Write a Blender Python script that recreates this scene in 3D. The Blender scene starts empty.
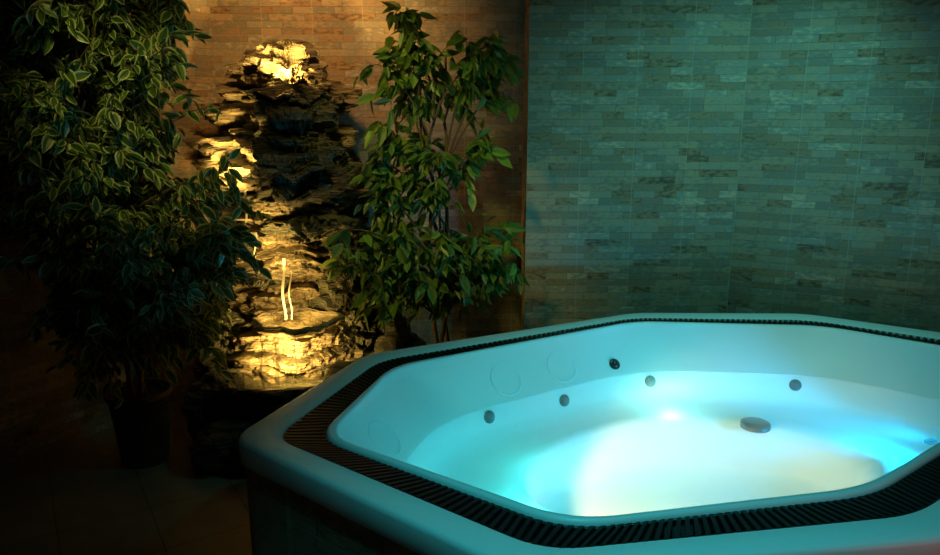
import bpy, bmesh, math, random
from mathutils import Vector, noise, Matrix
from mathutils.bvhtree import BVHTree
random.seed(7)
S = bpy.context.scene
COL = S.collection
S.view_settings.view_transform = 'Standard'
S.view_settings.look = 'None'

# ------------------------------------------------------------------ helpers
def mesh_obj(name, verts, faces, mat=None, smooth=False, parent=None):
    me = bpy.data.meshes.new(name)
    me.from_pydata([tuple(v) for v in verts], [], faces)
    me.update()
    o = bpy.data.objects.new(name, me)
    COL.objects.link(o)
    if mat: me.materials.append(mat)
    if smooth:
        for p in me.polygons: p.use_smooth = True
    if parent: o.parent = parent
    return o

def fix_normals(o):
    bm = bmesh.new(); bm.from_mesh(o.data)
    bmesh.ops.recalc_face_normals(bm, faces=bm.faces)
    bm.to_mesh(o.data); bm.free()

def empty(name, loc=(0,0,0)):
    o = bpy.data.objects.new(name, None); COL.objects.link(o); o.location = loc
    o.empty_display_size = .1
    return o

def new_mat(name):
    m = bpy.data.materials.new(name); m.use_nodes = True
    nt = m.node_tree; nt.nodes.clear()
    out = nt.nodes.new('ShaderNodeOutputMaterial')
    return m, nt, out

def N(nt, t, **kw):
    n = nt.nodes.new(t)
    for k, v in kw.items():
        if hasattr(n, k): setattr(n, k, v)
        else: n.inputs[k].default_value = v
    return n

def principled(name, color, rough=.5, metal=0., spec=.5, coat=0.):
    m, nt, out = new_mat(name)
    b = N(nt, 'ShaderNodeBsdfPrincipled')
    b.inputs['Base Color'].default_value = (*color, 1)
    b.inputs['Roughness'].default_value = rough
    b.inputs['Metallic'].default_value = metal
    b.inputs['Specular IOR Level'].default_value = spec
    b.inputs['Coat Weight'].default_value = coat
    nt.links.new(b.outputs[0], out.inputs[0])
    return m, nt, b

def math_n(nt, op, a, b=None):
    n = nt.nodes.new('ShaderNodeMath'); n.operation = op
    for i, x in enumerate((a, b)):
        if x is None: continue
        if isinstance(x, (int, float)): n.inputs[i].default_value = x
        else: nt.links.new(x, n.inputs[i])
    return n.outputs[0]

# ------------------------------------------------------------------ materials
def stone_tile_mat(name, ramp, rowh=.036, tile_w=.27, tile_h=.324):
    m, nt, out = new_mat(name); L = nt.links.new
    tc = N(nt, 'ShaderNodeTexCoord'); sep = N(nt, 'ShaderNodeSeparateXYZ')
    L(tc.outputs['Object'], sep.inputs[0])
    x = math_n(nt, 'ADD', sep.outputs[0], sep.outputs[1]); z = sep.outputs[2]
    cv = N(nt, 'ShaderNodeCombineXYZ'); L(x, cv.inputs[0]); L(z, cv.inputs[1])
    def brick(w, off):
        b = N(nt, 'ShaderNodeTexBrick'); b.offset = off; b.offset_frequency = 2
        b.inputs['Scale'].default_value = 1
        b.inputs['Color1'].default_value = (0, 0, 0, 1); b.inputs['Color2'].default_value = (1, 1, 1, 1)
        b.inputs['Mortar'].default_value = (.5, .5, .5, 1)
        b.inputs['Mortar Size'].default_value = .0014
        b.inputs['Mortar Smooth'].default_value = .6
        b.inputs['Brick Width'].default_value = w; b.inputs['Row Height'].default_value = rowh
        L(cv.outputs[0], b.inputs['Vector']); return b
    b1 = brick(.19, .37); b2 = brick(.11, .61)
    row = math_n(nt, 'FLOOR', math_n(nt, 'DIVIDE', z, rowh))
    wn = N(nt, 'ShaderNodeTexWhiteNoise', noise_dimensions='1D'); L(row, wn.inputs['W'])
    sel = math_n(nt, 'GREATER_THAN', wn.outputs[0], .45)
    mx = N(nt, 'ShaderNodeMix', data_type='RGBA'); L(sel, mx.inputs[0])
    L(b1.outputs[0], mx.inputs[6]); L(b2.outputs[0], mx.inputs[7])
    mf = N(nt, 'ShaderNodeMix', data_type='FLOAT'); L(sel, mf.inputs[0])
    L(b1.outputs[1], mf.inputs[2]); L(b2.outputs[1], mf.inputs[3])
    mp = N(nt, 'ShaderNodeMapping'); mp.inputs['Scale'].default_value = (1, 1, 2.4); L(tc.outputs['Object'], mp.inputs[0])
    nz = N(nt, 'ShaderNodeTexNoise'); nz.inputs['Scale'].default_value = 28; nz.inputs['Detail'].default_value = 7
    L(mp.outputs[0], nz.inputs['Vector'])
    nz2 = N(nt, 'ShaderNodeTexNoise'); nz2.inputs['Scale'].default_value = 5; nz2.inputs['Detail'].default_value = 4
    L(tc.outputs['Object'], nz2.inputs['Vector'])
    v = math_n(nt, 'ADD', math_n(nt, 'MULTIPLY', mx.outputs[2], .8), math_n(nt, 'MULTIPLY', math_n(nt, 'SUBTRACT', nz.outputs[0], .4), 1.0))
    v = math_n(nt, 'ADD', v, math_n(nt, 'MULTIPLY', math_n(nt, 'SUBTRACT', nz2.outputs[0], .5), .5))
    cr = N(nt, 'ShaderNodeValToRGB'); L(v, cr.inputs[0])
    el = cr.color_ramp.elements
    el[0].position = 0; el[0].color = (*ramp[0], 1)
    el[1].position = 1; el[1].color = (*ramp[-1], 1)
    for i in range(1, len(ramp)-1):
        e = el.new(i/(len(ramp)-1)); e.color = (*ramp[i], 1)
    bt = N(nt, 'ShaderNodeTexBrick'); bt.offset = 0.
    bt.inputs['Scale'].default_value = 1; bt.inputs['Mortar Size'].default_value = .0018
    bt.inputs['Brick Width'].default_value = tile_w; bt.inputs['Row Height'].default_value = tile_h
    L(cv.outputs[0], bt.inputs['Vector'])
    dk = N(nt, 'ShaderNodeMix', data_type='RGBA', blend_type='MIX')
    L(math_n(nt, 'MULTIPLY', mf.outputs[0], .45), dk.inputs[0]); L(cr.outputs[0], dk.inputs[6])
    dk.inputs[7].default_value = (.07, .055, .04, 1)
    gr = N(nt, 'ShaderNodeMix', data_type='RGBA')
    L(math_n(nt, 'MULTIPLY', bt.outputs[1], .7), gr.inputs[0]); L(dk.outputs[2], gr.inputs[6])
    gr.inputs[7].default_value = (.5, .44, .33, 1)
    p = N(nt, 'ShaderNodeBsdfPrincipled'); p.inputs['Roughness'].default_value = .6
    L(gr.outputs[2], p.inputs['Base Color'])
    h = math_n(nt, 'SUBTRACT', math_n(nt, 'MULTIPLY', v, .6), math_n(nt, 'MULTIPLY', mf.outputs[0], .6))
    bp = N(nt, 'ShaderNodeBump'); bp.inputs['Strength'].default_value = .6; bp.inputs['Distance'].default_value = .005
    L(h, bp.inputs['Height']); L(bp.outputs[0], p.inputs['Normal'])
    L(p.outputs[0], out.inputs[0])
    return m

wall_mat = stone_tile_mat('split_stone_wall_tile',
    [(.14,.10,.07),(.40,.26,.15),(.22,.23,.20),(.48,.35,.22),(.28,.30,.27),(.64,.49,.33)])
clad_mat = stone_tile_mat('split_stone_cladding_tile',
    [(.24,.16,.11),(.46,.30,.20),(.36,.27,.2),(.54,.38,.25),(.46,.34,.24)], rowh=.045)

def floor_material():
    m, nt, out = new_mat('beige_floor_tile'); L = nt.links.new
    tc = N(nt, 'ShaderNodeTexCoord')
    mp = N(nt, 'ShaderNodeMapping'); mp.inputs['Rotation'].default_value = (0, 0, math.radians(-32))
    L(tc.outputs['Object'], mp.inputs[0])
    b = N(nt, 'ShaderNodeTexBrick'); b.offset = 0.
    b.inputs['Scale'].default_value = 1; b.inputs['Brick Width'].default_value = .33; b.inputs['Row Height'].default_value = .33
    b.inputs['Mortar Size'].default_value = .003
    b.inputs['Color1'].default_value = (.32,.26,.19,1); b.inputs['Color2'].default_value = (.36,.29,.22,1)
    b.inputs['Mortar'].default_value = (.16,.13,.10,1)
    L(mp.outputs[0], b.inputs['Vector'])
    nz = N(nt, 'ShaderNodeTexNoise'); nz.inputs['Scale'].default_value = 9; nz.inputs['Detail'].default_value = 6
    L(tc.outputs['Object'], nz.inputs['Vector'])
    mx = N(nt, 'ShaderNodeMix', data_type='RGBA', blend_type='MULTIPLY'); mx.inputs[0].default_value = .5
    L(b.outputs[0], mx.inputs[6]); L(nz.outputs[0], mx.inputs[7])
    p = N(nt, 'ShaderNodeBsdfPrincipled'); p.inputs['Roughness'].default_value = .45
    L(mx.outputs[2], p.inputs['Base Color'])
    bp = N(nt, 'ShaderNodeBump'); bp.inputs['Strength'].default_value = .5; bp.inputs['Distance'].default_value = .003
    bp.invert = True
    L(b.outputs[1], bp.inputs['Height']); L(bp.outputs[0], p.inputs['Normal'])
    L(p.outputs[0], out.inputs[0]); return m
floor_mat = floor_material()
ceil_mat, _, _ = principled('dark_ceiling_paint', (.12,.11,.1), .9)

def rock_material(name, c0, c1, c2, wet=.35):
    m, nt, out = new_mat(name); L = nt.links.new
    tc = N(nt, 'ShaderNodeTexCoord')
    mp = N(nt, 'ShaderNodeMapping'); mp.inputs['Scale'].default_value = (1, 1, 6)
    mp.inputs['Rotation'].default_value = (math.radians(4), math.radians(6), 0)
    L(tc.outputs['Object'], mp.inputs[0])
    n1 = N(nt, 'ShaderNodeTexNoise'); n1.inputs['Scale'].default_value = 6; n1.inputs['Detail'].default_value = 10; n1.inputs['Roughness'].default_value = .7
    L(mp.outputs[0], n1.inputs['Vector'])
    cr = N(nt, 'ShaderNodeValToRGB'); L(n1.outputs[0], cr.inputs[0])
    e = cr.color_ramp.elements
    e[0].position = .36; e[0].color = (*c0, 1); e[1].position = .68; e[1].color = (*c2, 1)
    k = e.new(.5); k.color = (*c1, 1)
    p = N(nt, 'ShaderNodeBsdfPrincipled'); p.inputs['Roughness'].default_value = wet
    L(cr.outputs[0], p.inputs['Base Color'])
    n2 = N(nt, 'ShaderNodeTexNoise'); n2.inputs['Scale'].default_value = 16; n2.inputs['Detail'].default_value = 9
    L(mp.outputs[0], n2.inputs['Vector'])
    bp = N(nt, 'ShaderNodeBump'); bp.inputs['Strength'].default_value = 1; bp.inputs['Distance'].default_value = .025
    L(n2.outputs[0], bp.inputs['Height']); L(bp.outputs[0], p.inputs['Normal'])
    L(p.outputs[0], out.inputs[0]); return m
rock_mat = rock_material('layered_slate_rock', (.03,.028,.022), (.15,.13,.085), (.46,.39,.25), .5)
dark_rock_mat = rock_material('dark_wet_shaded_slate', (.015,.018,.014), (.045,.05,.035), (.12,.12,.08), .4)  # dark wet rock; colour also carries the shade of the backlit overhang

acrylic, _, _ = principled('white_acrylic', (.82,.87,.88), .38)
grate_mat, _, _ = principled('black_grate_plastic', (.012,.013,.014), .35)
channel_mat, _, _ = principled('channel_dark', (.02,.025,.03), .5)
jet_mat, _, _ = principled('jet_grey_plastic', (.02,.025,.025), .35)
bark_mat, _, _ = principled('ficus_bark', (.11,.075,.045), .8)
soil_mat, _, _ = principled('potting_soil', (.03,.022,.015), .95)

def pot_material():
    m, nt, b = principled('woven_brown_pot', (.12,.07,.04), .7)
    tc = N(nt, 'ShaderNodeTexCoord')
    w = N(nt, 'ShaderNodeTexWave'); w.bands_direction = 'Z'
    w.inputs['Scale'].default_value = 18; w.inputs['Distortion'].default_value = 1.5
    nt.links.new(tc.outputs['Object'], w.inputs['Vector'])
    cr = N(nt, 'ShaderNodeValToRGB'); nt.links.new(w.outputs[0], cr.inputs[0])
    cr.color_ramp.elements[0].color = (.05,.03,.018,1); cr.color_ramp.elements[1].color = (.09,.055,.03,1)
    nt.links.new(cr.outputs[0], b.inputs['Base Color'])
    bp = N(nt, 'ShaderNodeBump'); bp.inputs['Distance'].default_value = .004
    nt.links.new(w.outputs[0], bp.inputs['Height']); nt.links.new(bp.outputs[0], b.inputs['Normal'])
    return m
pot_mat = pot_material()

def leaf_material():
    m, nt, out = new_mat('ficus_leaf'); L = nt.links.new
    at = N(nt, 'ShaderNodeAttribute'); at.attribute_name = 'leafcol'
    p = N(nt, 'ShaderNodeBsdfPrincipled'); p.inputs['Roughness'].default_value = .38
    L(at.outputs['Color'], p.inputs['Base Color'])
    t = N(nt, 'ShaderNodeBsdfTranslucent'); L(at.outputs['Color'], t.inputs[0])
    mx = N(nt, 'ShaderNodeMixShader'); mx.inputs[0].default_value = .35
    L(p.outputs[0], mx.inputs[1]); L(t.outputs[0], mx.inputs[2]); L(mx.outputs[0], out.inputs[0])
    return m
leaf_mat = leaf_material()

def water_material(name, tint, gloss_rough=.03, bump=.004, scale=4, base=.02, graze=.35, milk=0.):
    m, nt, out = new_mat(name); L = nt.links.new
    tr = N(nt, 'ShaderNodeBsdfTransparent'); tr.inputs[0].default_value = (*tint, 1)
    tl = N(nt, 'ShaderNodeBsdfTranslucent'); tl.inputs[0].default_value = (.93,.97,.95,1)
    mm = N(nt, 'ShaderNodeMixShader'); mm.inputs[0].default_value = milk
    L(tr.outputs[0], mm.inputs[1]); L(tl.outputs[0], mm.inputs[2])
    gl = N(nt, 'ShaderNodeBsdfGlossy'); gl.inputs['Roughness'].default_value = gloss_rough
    lw = N(nt, 'ShaderNodeLayerWeight'); lw.inputs[0].default_value = .5
    f = math_n(nt, 'ADD', math_n(nt, 'MULTIPLY', math_n(nt, 'POWER', lw.outputs['Facing'], 5.0), graze), base)
    nz = N(nt, 'ShaderNodeTexNoise'); nz.inputs['Scale'].default_value = scale; nz.inputs['Detail'].default_value = 2
    tc = N(nt, 'ShaderNodeTexCoord'); L(tc.outputs['Object'], nz.inputs['Vector'])
    bp = N(nt, 'ShaderNodeBump'); bp.inputs['Distance'].default_value = bump
    L(nz.outputs[0], bp.inputs['Height'])
    L(bp.outputs[0], gl.inputs['Normal'])
    mx = N(nt, 'ShaderNodeMixShader'); L(f, mx.inputs[0])
    L(mm.outputs[0], mx.inputs[1]); L(gl.outputs[0], mx.inputs[2]); L(mx.outputs[0], out.inputs[0])
    return m
water_mat = water_material('aerated_spa_water', (.92,.985,.99), milk=.17)
fw_mat = water_material('fountain_water', (.95,.95,.9), .08, .03, 25, .08, .5)
fall_mat, _nt, _b = principled('falling_water', (.9,.9,.85), .08)
_b.inputs['Alpha'].default_value = .45

# ------------------------------------------------------------------ room
H = 2.7
def wall(name, p, q, thick, mat=wall_mat):
    p = Vector((*p, 0)); q = Vector((*q, 0)); d = q-p; Ln = d.length
    o_v = [(0,0,0),(Ln,0,0),(Ln,thick,0),(0,thick,0),(0,0,H),(Ln,0,H),(Ln,thick,H),(0,thick,H)]
    f = [(0,3,2,1),(4,5,6,7),(0,1,5,4),(1,2,6,5),(2,3,7,6),(3,0,4,7)]
    o = mesh_obj(name, o_v, f, mat)
    o.location = p; o.rotation_euler = (0,0,math.atan2(d.y, d.x))
    return o
wall('wall_left_front', (-2.75,-1.5), (-2.75,1.95), .1)
wall('wall_left', (-2.75,1.95), (-1.38,4.15), .1)
wall('wall_back', (-1.38,4.15), (.29,4.15), .1)
wall('wall_back_spa', (.29,3.8), (1.37,3.8), .45)
wall('wall_right', (1.37,3.8), (3.4,2.88), .1)
wall('wall_right_front', (3.4,2.88), (3.4,-1.5), .1)
wall('wall_rear', (3.4,-1.5), (-2.75,-1.5), .1)
def slab(name, z0, z1, mat):
    v = [(-2.9,-1.65,z0),(3.55,-1.65,z0),(3.55,4.3,z0),(-2.9,4.3,z0),(-2.9,-1.65,z1),(3.55,-1.65,z1),(3.55,4.3,z1),(-2.9,4.3,z1)]
    return mesh_obj(name, v, [(0,3,2,1),(4,5,6,7),(0,1,5,4),(1,2,6,5),(2,3,7,6),(3,0,4,7)], mat)
slab('floor', -.1, 0, floor_mat)
slab('ceiling', H, H+.1, ceil_mat)

# ------------------------------------------------------------------ hot tub
tub = empty('hot_tub', (.9,2.4,0))
def round_poly(vs, r=.09, n=7):
    out = []
    k = len(vs)
    for i in range(k):
        a = Vector(vs[i-1]); b = Vector(vs[i]); c = Vector(vs[(i+1)%k])
        ra = min(r, (a-b).length*.4); rc = min(r, (c-b).length*.4)
        p0 = b+(a-b).normalized()*ra; p2 = b+(c-b).normalized()*rc
        for j in range(n):
            t = j/(n-1)
            out.append((1-t)**2*p0 + 2*t*(1-t)*b + t*t*p2)
        rn = min(r, (c-b).length*.4)
        e = c+(b-c).normalized()*rn
        for j in range(1, 5):
            out.append(p2.lerp(e, j/5))
    return out
LIP = [(-.435,2.09),(-.29,2.68),(.76,3.28),(1.60,3.20),(2.16,2.76),(2.00,2.48),(1.04,1.78),(.25,1.62)]
OUT = [(-.735,2.09),(-.43,2.86),(.80,3.47),(1.62,3.46),(2.46,2.93),(2.30,2.38),(1.17,1.56),(.12,1.41)]
WAT = [(-.25,2.12),(-.10,2.60),(.74,3.13),(1.54,3.07),(2.00,2.70),(1.88,2.50),(1.00,1.90),(.27,1.75)]
C0 = Vector((.88,2.42))
lip = round_poly(LIP, .12); outer = round_poly(OUT, .08); wat = round_poly(WAT, .28)
n = len(lip)
def lerp_ring(a, b, t): return [p.lerp(q, t) for p, q in zip(a, b)]
def scale_ring(a, s, c=C0): return [c+(p-c)*s for p in a]
def build_rings(name, rings, mat, cap=False, smooth=True, parent=tub):
    V = []; F = []
    for ring, z in rings:
        V += [Vector((p.x, p.y, z)) - parent.location for p in ring]
    for k in range(len(rings)-1):
        for i in range(n):
            j = (i+1) % n
            F.append((k*n+i, k*n+j, (k+1)*n+j, (k+1)*n+i))
    if cap: F.append([(len(rings)-1)*n+i for i in range(n)])
    o = mesh_obj(name, V, F, mat, smooth, parent)
    fix_normals(o)
    return o
Z = .60
g_out = lerp_ring(outer, lip, .44); g_in = lerp_ring(outer, lip, .88)
build_rings('rim', [
    (lerp_ring(outer, lip, .10), Z-.08), (lerp_ring(outer, lip, .01), Z-.08), (outer, Z-.07), (outer, Z-.015),
    (lerp_ring(outer, lip, .02), Z-.004), (lerp_ring(outer, lip, .06), Z), (lerp_ring(outer, lip, .42), Z), (g_out, Z-.004), (g_out, Z-.06)], acrylic)
build_rings('overflow_channel', [(g_out, Z-.012), (g_out, Z-.07), (g_in, Z-.07), (g_in, Z-.012)], channel_mat, smooth=False)
wsm = lambda s: scale_ring(wat, s)
foot = []
for i in range(n):
    p = (wat[i]-C0)*.60
    a = math.atan2(p.y, p.x)
    rr = Vector((math.cos(a)*.68, math.sin(a)*.50))
    foot.append(C0+Vector((-.02,.02)) + p*.4 + rr*.6)
fs = lambda s: [C0+(p-C0)*s for p in foot]
basin = build_rings('basin', [
    (g_in, Z-.06), (g_in, Z-.002), (lerp_ring(g_in, lip, .25), Z+.008), (lerp_ring(g_in, lip, .8), Z+.008), (lip, Z-.002),
    (lerp_ring(lip, wat, .12), Z-.03), (lerp_ring(lip, wat, .5), Z-.10), (lerp_ring(lip, wat, .85), Z-.16), (wat, .41),
    (wsm(.975), .36), (wsm(.94), .325), (wsm(.88), .305), (lerp_ring(wsm(.88), foot, .6), .295), (lerp_ring(wsm(.88), foot, .93), .29), (foot, .275),
    (fs(.96), .24), (fs(.93), .12), (fs(.86), .075), (fs(.6), .062), (fs(.2), .06)], acrylic, cap=True)
water = build_rings('water', [(lerp_ring(lip, wat, .93), .425)], water_mat, cap=True)
side = lerp_ring(outer, lip, .05)
clad = build_rings('stone_cladding', [(side, 0.0), (side, Z-.075)], clad_mat, smooth=False)
def grate():
    mid = lerp_ring(g_out, g_in, .5)
    L = [0]
    for i in range(n): L.append(L[-1]+(mid[(i+1)%n]-mid[i]).length)
    tot = L[-1]; cnt = int(tot/.024); V=[];F=[]
    def at(ring, s):
        s %= tot
        for i in range(n):
            if L[i+1] >= s:
                t = (s-L[i])/max(1e-9, L[i+1]-L[i]); return ring[i].lerp(ring[(i+1)%n], t)
        return ring[0]
    go = lerp_ring(g_out, g_in, .04); gi = lerp_ring(g_out, g_in, .96)
    for k in range(cnt):
        s = tot*k/cnt; w = .006
        q = [at(go, s-w), at(go, s+w), at(gi, s+w), at(gi, s-w)]
        b = len(V)
        for z in (Z-.022, Z-.003):
            V += [Vector((p.x, p.y, z))-tub.location for p in q]
        F += [(b,b+3,b+2,b+1),(b+4,b+5,b+6,b+7),(b,b+1,b+5,b+4),(b+1,b+2,b+6,b+5),(b+2,b+3,b+7,b+6),(b+3,b,b+4,b+7)]
    for t0, t1 in ((.02,.08),(.92,.98)):
        ra = lerp_ring(g_out, g_in, t0); rb = lerp_ring(g_out, g_in, t1); b = len(V)
        V += [Vector((p.x,p.y,Z-.006))-tub.location for p in ra]+[Vector((p.x,p.y,Z-.006))-tub.location for p in rb]
        F += [(b+i, b+(i+1)%n, b+n+(i+1)%n, b+n+i) for i in range(n)]
    return mesh_obj('overflow_grating', V, F, grate_mat, False, tub)
grate()
bv = BVHTree.FromPolygons([v.co+tub.location for v in basin.data.vertices], [tuple(p.vertices) for p in basin.data.polygons])
def disc_part(name, loc, nrm, r, prof, mat, seg=28):
    q = nrm.to_track_quat('Z','Y'); V=[];F=[]
    for rf, h in prof:
        for i in range(seg):
            a = 2*math.pi*i/seg
            V.append(loc + q@Vector((math.cos(a)*r*rf, math.sin(a)*r*rf, h)) - tub.location)
    for k in range(len(prof)-1):
        for i in range(seg):
            j=(i+1)%seg; F.append((k*seg+i,k*seg+j,(k+1)*seg+j,(k+1)*seg+i))
    F.append([(len(prof)-1)*seg+i for i in range(seg)])
    return mesh_obj(name, V, F, mat, True, tub)
def drop(x, y):
    h, nr, _, _ = bv.ray_cast(Vector((x, y, 1.0)), Vector((0,0,-1)))
    if nr.z < 0: nr = -nr
    return h, nr
for i, (x, y) in enumerate([(.075,2.70),(.395,2.90),(.80,3.09),(1.43,3.055),(.64,3.10),(1.80,2.66),(1.3,2.2)]):
    h, nr = drop(x, y)
    disc_part('jet_%d'%(i+1), h, nr, .021, [(1.2,0),(1.2,.004),(1.0,.006)], jet_mat)
    disc_part('jet_nozzle_%d'%(i+1), h, nr, .017, [(1.0,.0),(1.0,.010),(.5,.014)], jet_mat)
for i, (x, y) in enumerate([(1.19,2.86),(.93,2.42)]):
    h, nr = drop(x, y)
    nr = Vector((0,0,1)) if i == 0 else nr
    disc_part('suction_cover_%d'%(i+1), h, nr, .060, [(1.0,-.01),(1.0,.008),(.8,.014),(.3,.016)], jet_mat)
def edge_pt(i0, t, f):
    a = Vector(LIP[i0]).lerp(Vector(LIP[(i0+1)%8]), t); b = Vector(WAT[i0]).lerp(Vector(WAT[(i0+1)%8]), t)
    return a.lerp(b, f)
for i, (e, t) in enumerate([(0,.35),(1,.36),(1,.62)]):
    p = edge_pt(e, t, .52); h, nr = drop(p.x, p.y)
    disc_part('pillow_disc_%d'%(i+1), h, nr, .068, [(1.08,-.004),(1.04,.002),(1.0,.003),(.95,.001),(.9,.0002),(.4,.0007)], acrylic, 36)
for i, (x, y) in enumerate([(1.42,1.98),(1.50,2.04)]):
    disc_part('control_knob_%d'%(i+1), Vector((x, y, Z-.004)), Vector((0,0,1)), .034, [(1.2,0),(1.2,.008),(1.0,.012),(.95,.03),(.8,.034)], grate_mat)

# ------------------------------------------------------------------ rock fountain
fall = empty('rock_fountain', (-.93,3.75,0))
def interp(tab, z):
    if z <= tab[0][0]: return tab[0][1:]
    for a, b in zip(tab, tab[1:]):
        if z <= b[0]:
            t = (z-a[0])/(b[0]-a[0]); return [p+(q-p)*t for p, q in zip(a[1:], b[1:])]
    return tab[-1][1:]
def strata_column(name, tab, z0, z1, mat, seed, nt=240, dz=.006, amp=.11, parent=fall, steps=(.014,.02,.03,.045,.07)):
    rnd = random.Random(seed)
    bounds = []; z = z0-.15
    while z < z1+.2:
        bounds.append(z); z += rnd.choice(steps)
    prot = [rnd.uniform(-1, 1) for _ in bounds]
    nz = int((z1-z0)/dz); V=[];F=[]
    for k in range(nz+1):
        z = z0+(z1-z0)*k/nz
        cx, cy, rx, ry = interp(tab, z)
        for i in range(nt):
            a = 2*math.pi*i/nt; c = math.cos(a); s = math.sin(a)
            zz = z + .035*c + .09*noise.noise(Vector((c*1.3, s*1.3, z*1.2+seed))) + .03*noise.noise(Vector((c*4, s*4, z*3+seed)))
            idx = 0
            while idx < len(bounds)-1 and bounds[idx+1] < zz: idx += 1
            fr = (zz-bounds[idx])/max(.01, (bounds[idx+1]-bounds[idx]) if idx < len(bounds)-1 else .05)
            st = prot[idx]*.55 + noise.noise(Vector((c*1.6, s*1.6, idx*5.7+seed)))*.9 + noise.noise(Vector((c*4, s*4, idx*3.1+seed)))*.35
            st += .22*(fr-.5)
            fine = noise.noise(Vector((c*12, s*12, z*30)))*.16 + noise.noise(Vector((c*30, s*30, z*60)))*.08
            big = noise.noise(Vector((c*1.2, s*1.2, z*2.2+seed*3)))*.6
            d = (st+fine+big)*amp
            fade = min(1, (k+1)/6, (nz-k+1)/6)
            x = cx+c*(rx+d)*fade**.4; y = cy+s*(ry+d)*fade**.4
            y = min(y, 4.12)
            V.append(Vector((x, y, z))-parent.location)
    for k in range(nz):
        for i in range(nt):
            j=(i+1)%nt; F.append((k*nt+i,k*nt+j,(k+1)*nt+j,(k+1)*nt+i))
    F.append([nz*nt+i for i in range(nt)]); F.append([nt-1-i for i in range(nt)])
    return mesh_obj(name, V, F, mat, False, parent)
strata_column('rock_column', [
    (0,-.91,3.72,.46,.36),(.35,-.91,3.76,.42,.32),(.6,-.92,3.84,.38,.26),(.95,-.95,3.86,.35,.24),(1.3,-.96,3.86,.34,.24),
    (1.55,-.96,3.87,.29,.22),(1.72,-.95,3.88,.19,.16),(1.88,-.93,3.89,.08,.07)], 0.0, 1.90, rock_mat, 3, amp=.13)
strata_column('overhang_rock', [
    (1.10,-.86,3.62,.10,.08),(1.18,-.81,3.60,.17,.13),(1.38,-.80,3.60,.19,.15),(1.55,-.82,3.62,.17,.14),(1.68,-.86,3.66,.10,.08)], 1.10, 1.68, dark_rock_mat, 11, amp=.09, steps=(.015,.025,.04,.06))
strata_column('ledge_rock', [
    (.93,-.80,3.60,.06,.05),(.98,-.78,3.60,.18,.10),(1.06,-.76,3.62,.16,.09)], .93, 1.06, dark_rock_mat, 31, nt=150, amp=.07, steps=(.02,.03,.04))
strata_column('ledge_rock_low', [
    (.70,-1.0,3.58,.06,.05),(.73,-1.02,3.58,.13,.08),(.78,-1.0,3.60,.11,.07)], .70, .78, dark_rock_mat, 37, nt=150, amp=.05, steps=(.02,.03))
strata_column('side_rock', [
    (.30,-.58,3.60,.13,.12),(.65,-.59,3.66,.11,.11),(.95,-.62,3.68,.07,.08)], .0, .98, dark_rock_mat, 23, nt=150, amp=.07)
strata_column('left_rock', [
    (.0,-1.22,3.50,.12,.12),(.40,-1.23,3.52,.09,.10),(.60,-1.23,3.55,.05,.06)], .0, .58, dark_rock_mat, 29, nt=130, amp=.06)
def bowl(name, c, rx, ry, h, seed, mat):
    nt=96; V=[];F=[]; prof=[(.62,-h),(.80,-h*.75),(.84,-h*.7),(.98,-h*.35),(.95,-h*.3),(1.03,-.012),(1.02,0),(.95,.006),(.88,-.01),(.8,-.05),(.3,-.08)]
    for k,(rf, z) in enumerate(prof):
        for i in range(nt):
            a=2*math.pi*i/nt; w=1+.22*noise.noise(Vector((math.cos(a)*1.8,math.sin(a)*1.8,seed)))+.09*noise.noise(Vector((math.cos(a)*6,math.sin(a)*6,k*1.7+seed)))
            V.append(Vector((c[0]+math.cos(a)*rx*rf*w, c[1]+math.sin(a)*ry*rf*w, c[2]+z+.012*noise.noise(Vector((math.cos(a)*3,math.sin(a)*3,seed+4)))))-fall.location)
    for k in range(len(prof)-1):
        for i in range(nt):
            j=(i+1)%nt; F.append((k*nt+i,k*nt+j,(k+1)*nt+j,(k+1)*nt+i))
    F.append([(len(prof)-1)*nt+i for i in range(nt)]); F.append([nt-1-i for i in range(nt)])
    mesh_obj(name, V, F, mat, False, fall)
    V=[Vector((c[0]+math.cos(2*math.pi*i/48)*rx*.82, c[1]+math.sin(2*math.pi*i/48)*ry*.82, c[2]-.02))-fall.location for i in range(48)]
    mesh_obj(name+'_water', V, [list(range(48))], fw_mat, False, fall)
bowl('upper_basin', (-.84,3.42,.58), .20, .17, .06, 2., rock_mat)
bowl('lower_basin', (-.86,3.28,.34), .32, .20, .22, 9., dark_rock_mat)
def strand(pts, w, name):
    V=[];F=[]
    for i, p in enumerate(pts):
        V += [Vector((p[0]-w/2,p[1],p[2]))-fall.location, Vector((p[0]+w/2,p[1]-.006,p[2]))-fall.location]
    for i in range(len(pts)-1): F.append((2*i,2*i+1,2*i+3,2*i+2))
    mesh_obj(name, V, F, fall_mat, True, fall)
for i, (x, y, zt, zb, w) in enumerate([(-.90,3.50,.86,.565,.014),(-.87,3.50,.80,.565,.008),(-1.08,3.58,1.20,1.02,.012),(-.80,3.25,.57,.33,.010),(-.88,3.24,.57,.33,.022),(-.95,3.23,.57,.33,.012),(-1.04,3.56,.98,.80,.009)]):
    pts=[(x+.005*math.sin(k*.7+i), y-.04*math.sin(min(1,k/6)*1.5), zt+(zb-zt)*k/12) for k in range(13)]
    strand(pts, w, 'water_strand_%d'%(i+1))

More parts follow.
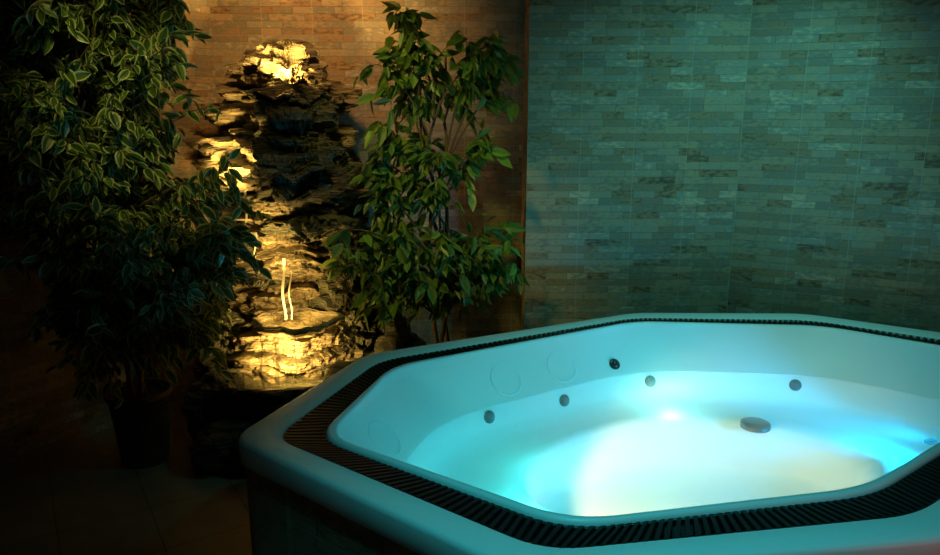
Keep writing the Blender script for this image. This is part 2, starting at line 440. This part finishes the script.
def boulders(name, items, mat):
    V=[];F=[]
    base = bmesh.new(); bmesh.ops.create_icosphere(base, subdivisions=4, radius=1)
    bvts=[v.co.copy() for v in base.verts]; bfs=[[v.index for v in f.verts] for f in base.faces]; base.free()
    for k,(x,y,rx,ry,rz) in enumerate(items):
        b=len(V)
        for v in bvts:
            q=v.copy(); d=1+.28*noise.noise(v*1.6+Vector((k*9.1,0,0)))+.12*noise.noise(v*4+Vector((k*5,3,0)))
            q=q*d; q.z=round(q.z*5)/5*.45+q.z*.55
            V.append(Vector((x+q.x*rx, y+q.y*ry, max(0.0, rz*.8+q.z*rz)))-fall.location)
        F += [[i+b for i in f] for f in bfs]
    return mesh_obj(name, V, F, mat, False, fall)
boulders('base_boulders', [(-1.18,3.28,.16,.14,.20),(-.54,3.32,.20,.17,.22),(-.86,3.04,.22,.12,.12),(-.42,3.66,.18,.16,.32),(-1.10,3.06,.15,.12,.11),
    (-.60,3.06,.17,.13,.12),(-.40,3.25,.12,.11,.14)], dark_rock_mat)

# ------------------------------------------------------------------ ficus trees
def tube(V, F, pts, r0, r1, seg=6):
    b0=len(V); m=len(pts)
    for k, p in enumerate(pts):
        d=(pts[min(k+1,m-1)]-pts[max(k-1,0)]); q=d.to_track_quat('Z','Y') if d.length>1e-6 else Matrix.Identity(3).to_quaternion()
        r=r0+(r1-r0)*k/(m-1)
        for i in range(seg):
            a=2*math.pi*i/seg; V.append(p+q@Vector((math.cos(a)*r,math.sin(a)*r,0)))
    for k in range(m-1):
        for i in range(seg):
            j=(i+1)%seg; F.append((b0+k*seg+i,b0+k*seg+j,b0+(k+1)*seg+j,b0+(k+1)*seg+i))
def curve_pts(a, b, c, m=9):
    return [a*(1-t)**2+b*2*t*(1-t)+c*t*t for t in [i/(m-1) for i in range(m)]]

def ficus(name, base, top, tips, seed, twigs, leaves_per, lsize, greens, edge, jitter, pot_r, pot_h, leaf_clip=None):
    R=random.Random(seed)
    root=empty(name, base)
    B=Vector(base)
    seg=40; V=[];F=[]; prof=[(.74,0),(.76,.01),(.86,pot_h*.5),(.96,pot_h*.9),(1.04,pot_h*.92),(1.05,pot_h),(.97,pot_h),(.93,pot_h-.04)]
    for rf,z in prof:
        for i in range(seg):
            a=2*math.pi*i/seg; V.append((math.cos(a)*pot_r*rf,math.sin(a)*pot_r*rf,z))
    for k in range(len(prof)-1):
        for i in range(seg):
            j=(i+1)%seg; F.append((k*seg+i,k*seg+j,(k+1)*seg+j,(k+1)*seg+i))
    F.append([seg-1-i for i in range(seg)])
    mesh_obj('pot', V, F, pot_mat, True, root)
    mesh_obj('soil', [(math.cos(2*math.pi*i/seg)*pot_r*.945,math.sin(2*math.pi*i/seg)*pot_r*.945,pot_h-.035) for i in range(seg)], [list(range(seg))], soil_mat, False, root)
    V=[];F=[]
    stems=[]
    for s in range(3):
        ph=s*2.1+seed; pts=[]
        for k in range(22):
            t=k/21; z=pot_h-.05+t*(top.z-pot_h)
            c=B.xy.lerp(top.xy, t)
            pts.append(Vector((c.x+.028*math.cos(ph+t*9)*(1+1.5*t), c.y+.028*math.sin(ph+t*9)*(1+1.5*t), z)))
        stems.append(pts); tube(V,F,[p-B for p in pts],.013,.005,7)
    LV=[];LF=[];LC=[]
    def leaf(p, d, size):
        up=Vector((R.uniform(-1,1),R.uniform(-1,1),R.uniform(.2,1.5)))
        d=d.normalized(); side=d.cross(up)
        if side.length<1e-3: return
        side.normalize(); nn=side.cross(d)
        w=size*R.uniform(.40,.52); b=len(LV)
        bend=R.uniform(.05,.25)*size; fold=R.uniform(.05,.2)*size
        P=lambda u,s,h: p+d*(u*size)+side*s+nn*h-B
        if edge>.3:
            us=(0,.14,.34,.58,.8,1); ws=(0,.34,.5,.46,.26,0)
            for u,ww in zip(us,ws):
                hb=-bend*u*u
                LV.extend([P(u,-w*ww,fold*.5*ww*2+hb),P(u*.94+.03,-w*ww*.55,fold*.2+hb),P(u*.94+.03,0,hb-.1*fold),P(u*.94+.03,w*ww*.55,fold*.2+hb),P(u,w*ww,fold*.5*ww*2+hb)])
            for k in range(5):
                for c in range(4):
                    a=b+k*5+c; LF.append((a,a+1,a+6,a+5))
            g=R.choice(greens); v=R.uniform(.7,1.3); g=tuple(c*v for c in g)
            e=tuple(x*(1-edge)+y*edge for x,y in zip(g,(.80,.80,.38)))
            for k in range(6): LC.extend([e,g,g,g,e])
            return
        LV.extend([P(0,0,0),P(.33,0,-.3*fold),P(.68,0,-.3*fold-bend*.4),P(1,0,-bend),
                   P(.2,w*.40,fold*.5),P(.55,w*.45,fold*.4-bend*.3),P(.2,-w*.40,fold*.5),P(.55,-w*.45,fold*.4-bend*.3)])
        LF.extend([(b,b+1,b+4),(b,b+6,b+1),(b+1,b+2,b+5,b+4),(b+1,b+6,b+7,b+2),(b+2,b+3,b+5),(b+2,b+7,b+3)])
        g=R.choice(greens); v=R.uniform(.6,1.3); g=tuple(c*v for c in g)
        e=tuple(x*(1-edge)+y*edge for x,y in zip(g,(.62,.62,.36)))
        LC.extend([g,g,g,e,e,e,e,e])
    for tip in tips:
        tip=Vector(tip)
        if leaf_clip and not leaf_clip(tip): continue
        zs=max(pot_h+.25, tip.z-R.uniform(.2,.5)); st=R.choice(stems)
        start=min(st, key=lambda q: abs(q.z-zs))
        mid=start.lerp(tip,.5)+Vector((0,0,R.uniform(.06,.16)))
        bp=curve_pts(start, mid, tip, 10); tube(V,F,[p-B for p in bp],.006,.0025,5)
        for tw in range(twigs):
            s=bp[R.randint(4,9)]
            off=Vector((R.gauss(0,jitter),R.gauss(0,jitter),R.gauss(-.02,jitter*.9)))
            e=s+off; m2=s.lerp(e,.5)+Vector((0,0,.04))
            tp=curve_pts(s,m2,e,7)
            if leaf_clip and not leaf_clip(e): continue
            tube(V,F,[p-B for p in tp],.002,.001,4)
            for l in range(leaves_per):
                q=tp[1+int(l*5.99/leaves_per)]+Vector((R.gauss(0,.008),R.gauss(0,.008),R.gauss(0,.008)))
                o2=(q-Vector((top.x,top.y,q.z)))
                if o2.length>1e-3: o2.normalize()
                dd=(e-s).normalized()*.5+o2*.35+Vector((R.gauss(0,.6),R.gauss(0,.6),R.gauss(-.55,.4)))
                if leaf_clip and not leaf_clip(q+dd.normalized()*lsize): continue
                leaf(q,dd,lsize*R.uniform(.7,1.2))
    mesh_obj('branches', V, F, bark_mat, True, root)
    lo=mesh_obj('leaves', LV, LF, leaf_mat, False, root)
    ca=lo.data.color_attributes.new('leafcol','FLOAT_COLOR','POINT')
    for i,c in enumerate(LC): ca.data[i].color=(*c,1)
    return root

R=random.Random(5)
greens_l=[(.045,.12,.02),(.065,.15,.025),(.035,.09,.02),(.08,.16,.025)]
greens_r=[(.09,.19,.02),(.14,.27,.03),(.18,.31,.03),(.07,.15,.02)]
def clip_left(p):
    d=Vector((1.37,2.20)).normalized(); nrm=Vector((d.y,-d.x))
    return (Vector((p.x,p.y))-Vector((-2.75,1.95))).dot(nrm)>.06 and p.z<2.5
tipsL=[]
for k in range(140):
    z=R.uniform(.56,2.25)
    prof=.52 if z>.9 else .44
    if z>1.8: prof=.50-(z-1.8)*.4
    a=R.uniform(0,2*math.pi); r=prof*math.sqrt(R.uniform(.1,1))
    tipsL.append((-1.50+math.cos(a)*r+ (.12 if z<1.1 else (.02 if z<1.5 else -.06)), 3.06+math.sin(a)*r*.75, z))
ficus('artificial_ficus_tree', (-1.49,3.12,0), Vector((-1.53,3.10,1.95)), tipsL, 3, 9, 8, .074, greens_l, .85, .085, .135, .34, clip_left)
tipsR=[(-.34,3.50,1.97),(-.41,3.45,1.76),(-.26,3.6,1.72),(-.17,3.5,1.80),(.03,3.45,1.78),(.15,3.5,1.80),(.0,3.6,1.68),(-.28,3.5,1.85),(.08,3.45,1.84),(.17,3.5,1.74),
 (-.30,3.55,1.62),(-.40,3.5,1.50),(-.24,3.6,1.42),(-.46,3.45,1.34),(-.36,3.5,1.22),(.04,3.55,1.36),(-.14,3.4,1.36),(-.18,3.5,1.18),(-.48,3.45,1.24),(.08,3.5,1.44),
 (-.55,3.4,1.02),(-.45,3.5,1.08),(-.60,3.4,.84),(-.47,3.38,.80),(-.38,3.5,.84),(-.12,3.4,1.05),(-.05,3.5,.95),(.08,3.45,.98),(.20,3.45,.94),(-.58,3.4,.93),(-.35,3.4,1.0),
 (.23,3.4,.82),(.12,3.45,.76),(-.02,3.4,.76),(-.14,3.45,.74),(-.25,3.4,.80),(-.33,3.4,.70),(.02,3.4,.87),(.20,3.4,.86),(-.52,3.4,.70),(-.45,3.4,.92),(-.40,3.4,.66)]
def clip_right(p): return p.y<4.1 and (p.x<.25 or p.y<3.75) and p.x<.32
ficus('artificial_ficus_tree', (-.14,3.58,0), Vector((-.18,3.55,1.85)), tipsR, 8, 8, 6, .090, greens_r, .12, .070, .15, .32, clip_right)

# ------------------------------------------------------------------ lights
def point(name, loc, col, e, r=.02, parent=None):
    d=bpy.data.lights.new(name,'POINT'); d.energy=e; d.color=col; d.shadow_soft_size=r
    o=bpy.data.objects.new(name,d); COL.objects.link(o); o.location=loc
    if parent: o.parent=parent; o.location=Vector(loc)-parent.location
    return o
def spot(name, loc, tgt, col, e, size, blend=.5, r=.03, parent=None):
    d=bpy.data.lights.new(name,'SPOT'); d.energy=e; d.color=col; d.shadow_soft_size=r
    d.spot_size=math.radians(size); d.spot_blend=blend
    o=bpy.data.objects.new(name,d); COL.objects.link(o); o.location=loc
    o.rotation_euler=(Vector(tgt)-Vector(loc)).to_track_quat('-Z','Y').to_euler()
    if parent: o.parent=parent; o.location=Vector(loc)-parent.location
    return o
AMB=(1,.58,.13)
spot('amber_lamp_top', (-.90,3.64,1.74), (-.95,3.95,1.85), AMB, 20, 150, .6, .02, fall)
spot('amber_lamp_left', (-1.16,3.48,1.25), (-1.05,3.85,1.40), AMB, 22, 120, .6, .02, fall)
spot('amber_lamp_mid', (-.98,3.40,.88), (-.95,3.85,.98), AMB, 13, 130, .6, .02, fall)
spot('amber_lamp_basin', (-.86,3.36,.62), (-.90,3.7,.72), AMB, 9, 160, .6, .02, fall)
spot('amber_lamp_pool', (-.86,3.22,.43), (-.88,3.70,.47), AMB, 26, 150, .7, .02, fall)
spot('amber_wall_fill', (-.75,3.1,2.62), (-.85,4.15,1.9), (1,.50,.13), 60, 90, 1, .1)  # added warm wash for the wall above the rock, no real fixture
# underwater spa lamps
spot('spa_lamp_warm', (.42,2.14,.33), (.74,2.50,.08), (1,.68,.26), 24, 84, .45, .03, tub)
spot('spa_lamp_cyan', (1.70,2.42,.36), (1.25,2.60,.12), (0,.50,1.0), 48, 130, .7, .05, tub)
point('spa_lamp_aqua', (.22,2.22,.32), (.05,.72,.66), 4.0, .10, tub)
point('spa_lamp_aqua_b', (.86,2.93,.35), (.18,.80,.64), 1.5, .04, tub)
# added fill lights, no fixtures behind them
spot('teal_wall_fill', (1.6,2.7,2.62), (1.0,3.8,.30), (.12,.62,.53), 76, 95, 1, .08)  # added teal fill low on the spa wall, standing in for tub glow
spot('teal_rim_fill', (.2,1.0,2.62), (.55,1.9,.5), (.04,.56,.60), 110, 64, 1, .08)  # added teal fill to lift the rim and front cladding
spot('ceiling_lamp_plant', (-.55,2.3,2.62), (-.28,3.6,1.1), (1.0,.86,.18), 48, 46, .9, .08)  # added yellow-green fill to brighten the right ficus
spot('left_tree_fill', (-.9,1.9,2.62), (-1.36,3.1,1.45), (1.0,.90,.25), 46, 34, 1, .08)  # added fill to bring out the left ficus leaves
point('red_tint_fill', (1.5,1.0,.62), (1,.12,.05), 2.0, .05)  # added unseen red light that tints the near side of the rim
w=bpy.data.worlds.new('World'); S.world=w; w.use_nodes=True
w.node_tree.nodes['Background'].inputs[0].default_value=(.01,.02,.02,1)
w.node_tree.nodes['Background'].inputs[1].default_value=.3

# ------------------------------------------------------------------ camera
cd=bpy.data.cameras.new('Camera'); cam=bpy.data.objects.new('Camera',cd); COL.objects.link(cam)
cam.location=(0,0,1.6); cam.rotation_euler=(math.radians(90-13.4),0,0)
cd.sensor_width=36; cd.lens=740/940*36; cd.clip_start=.02
S.camera=cam
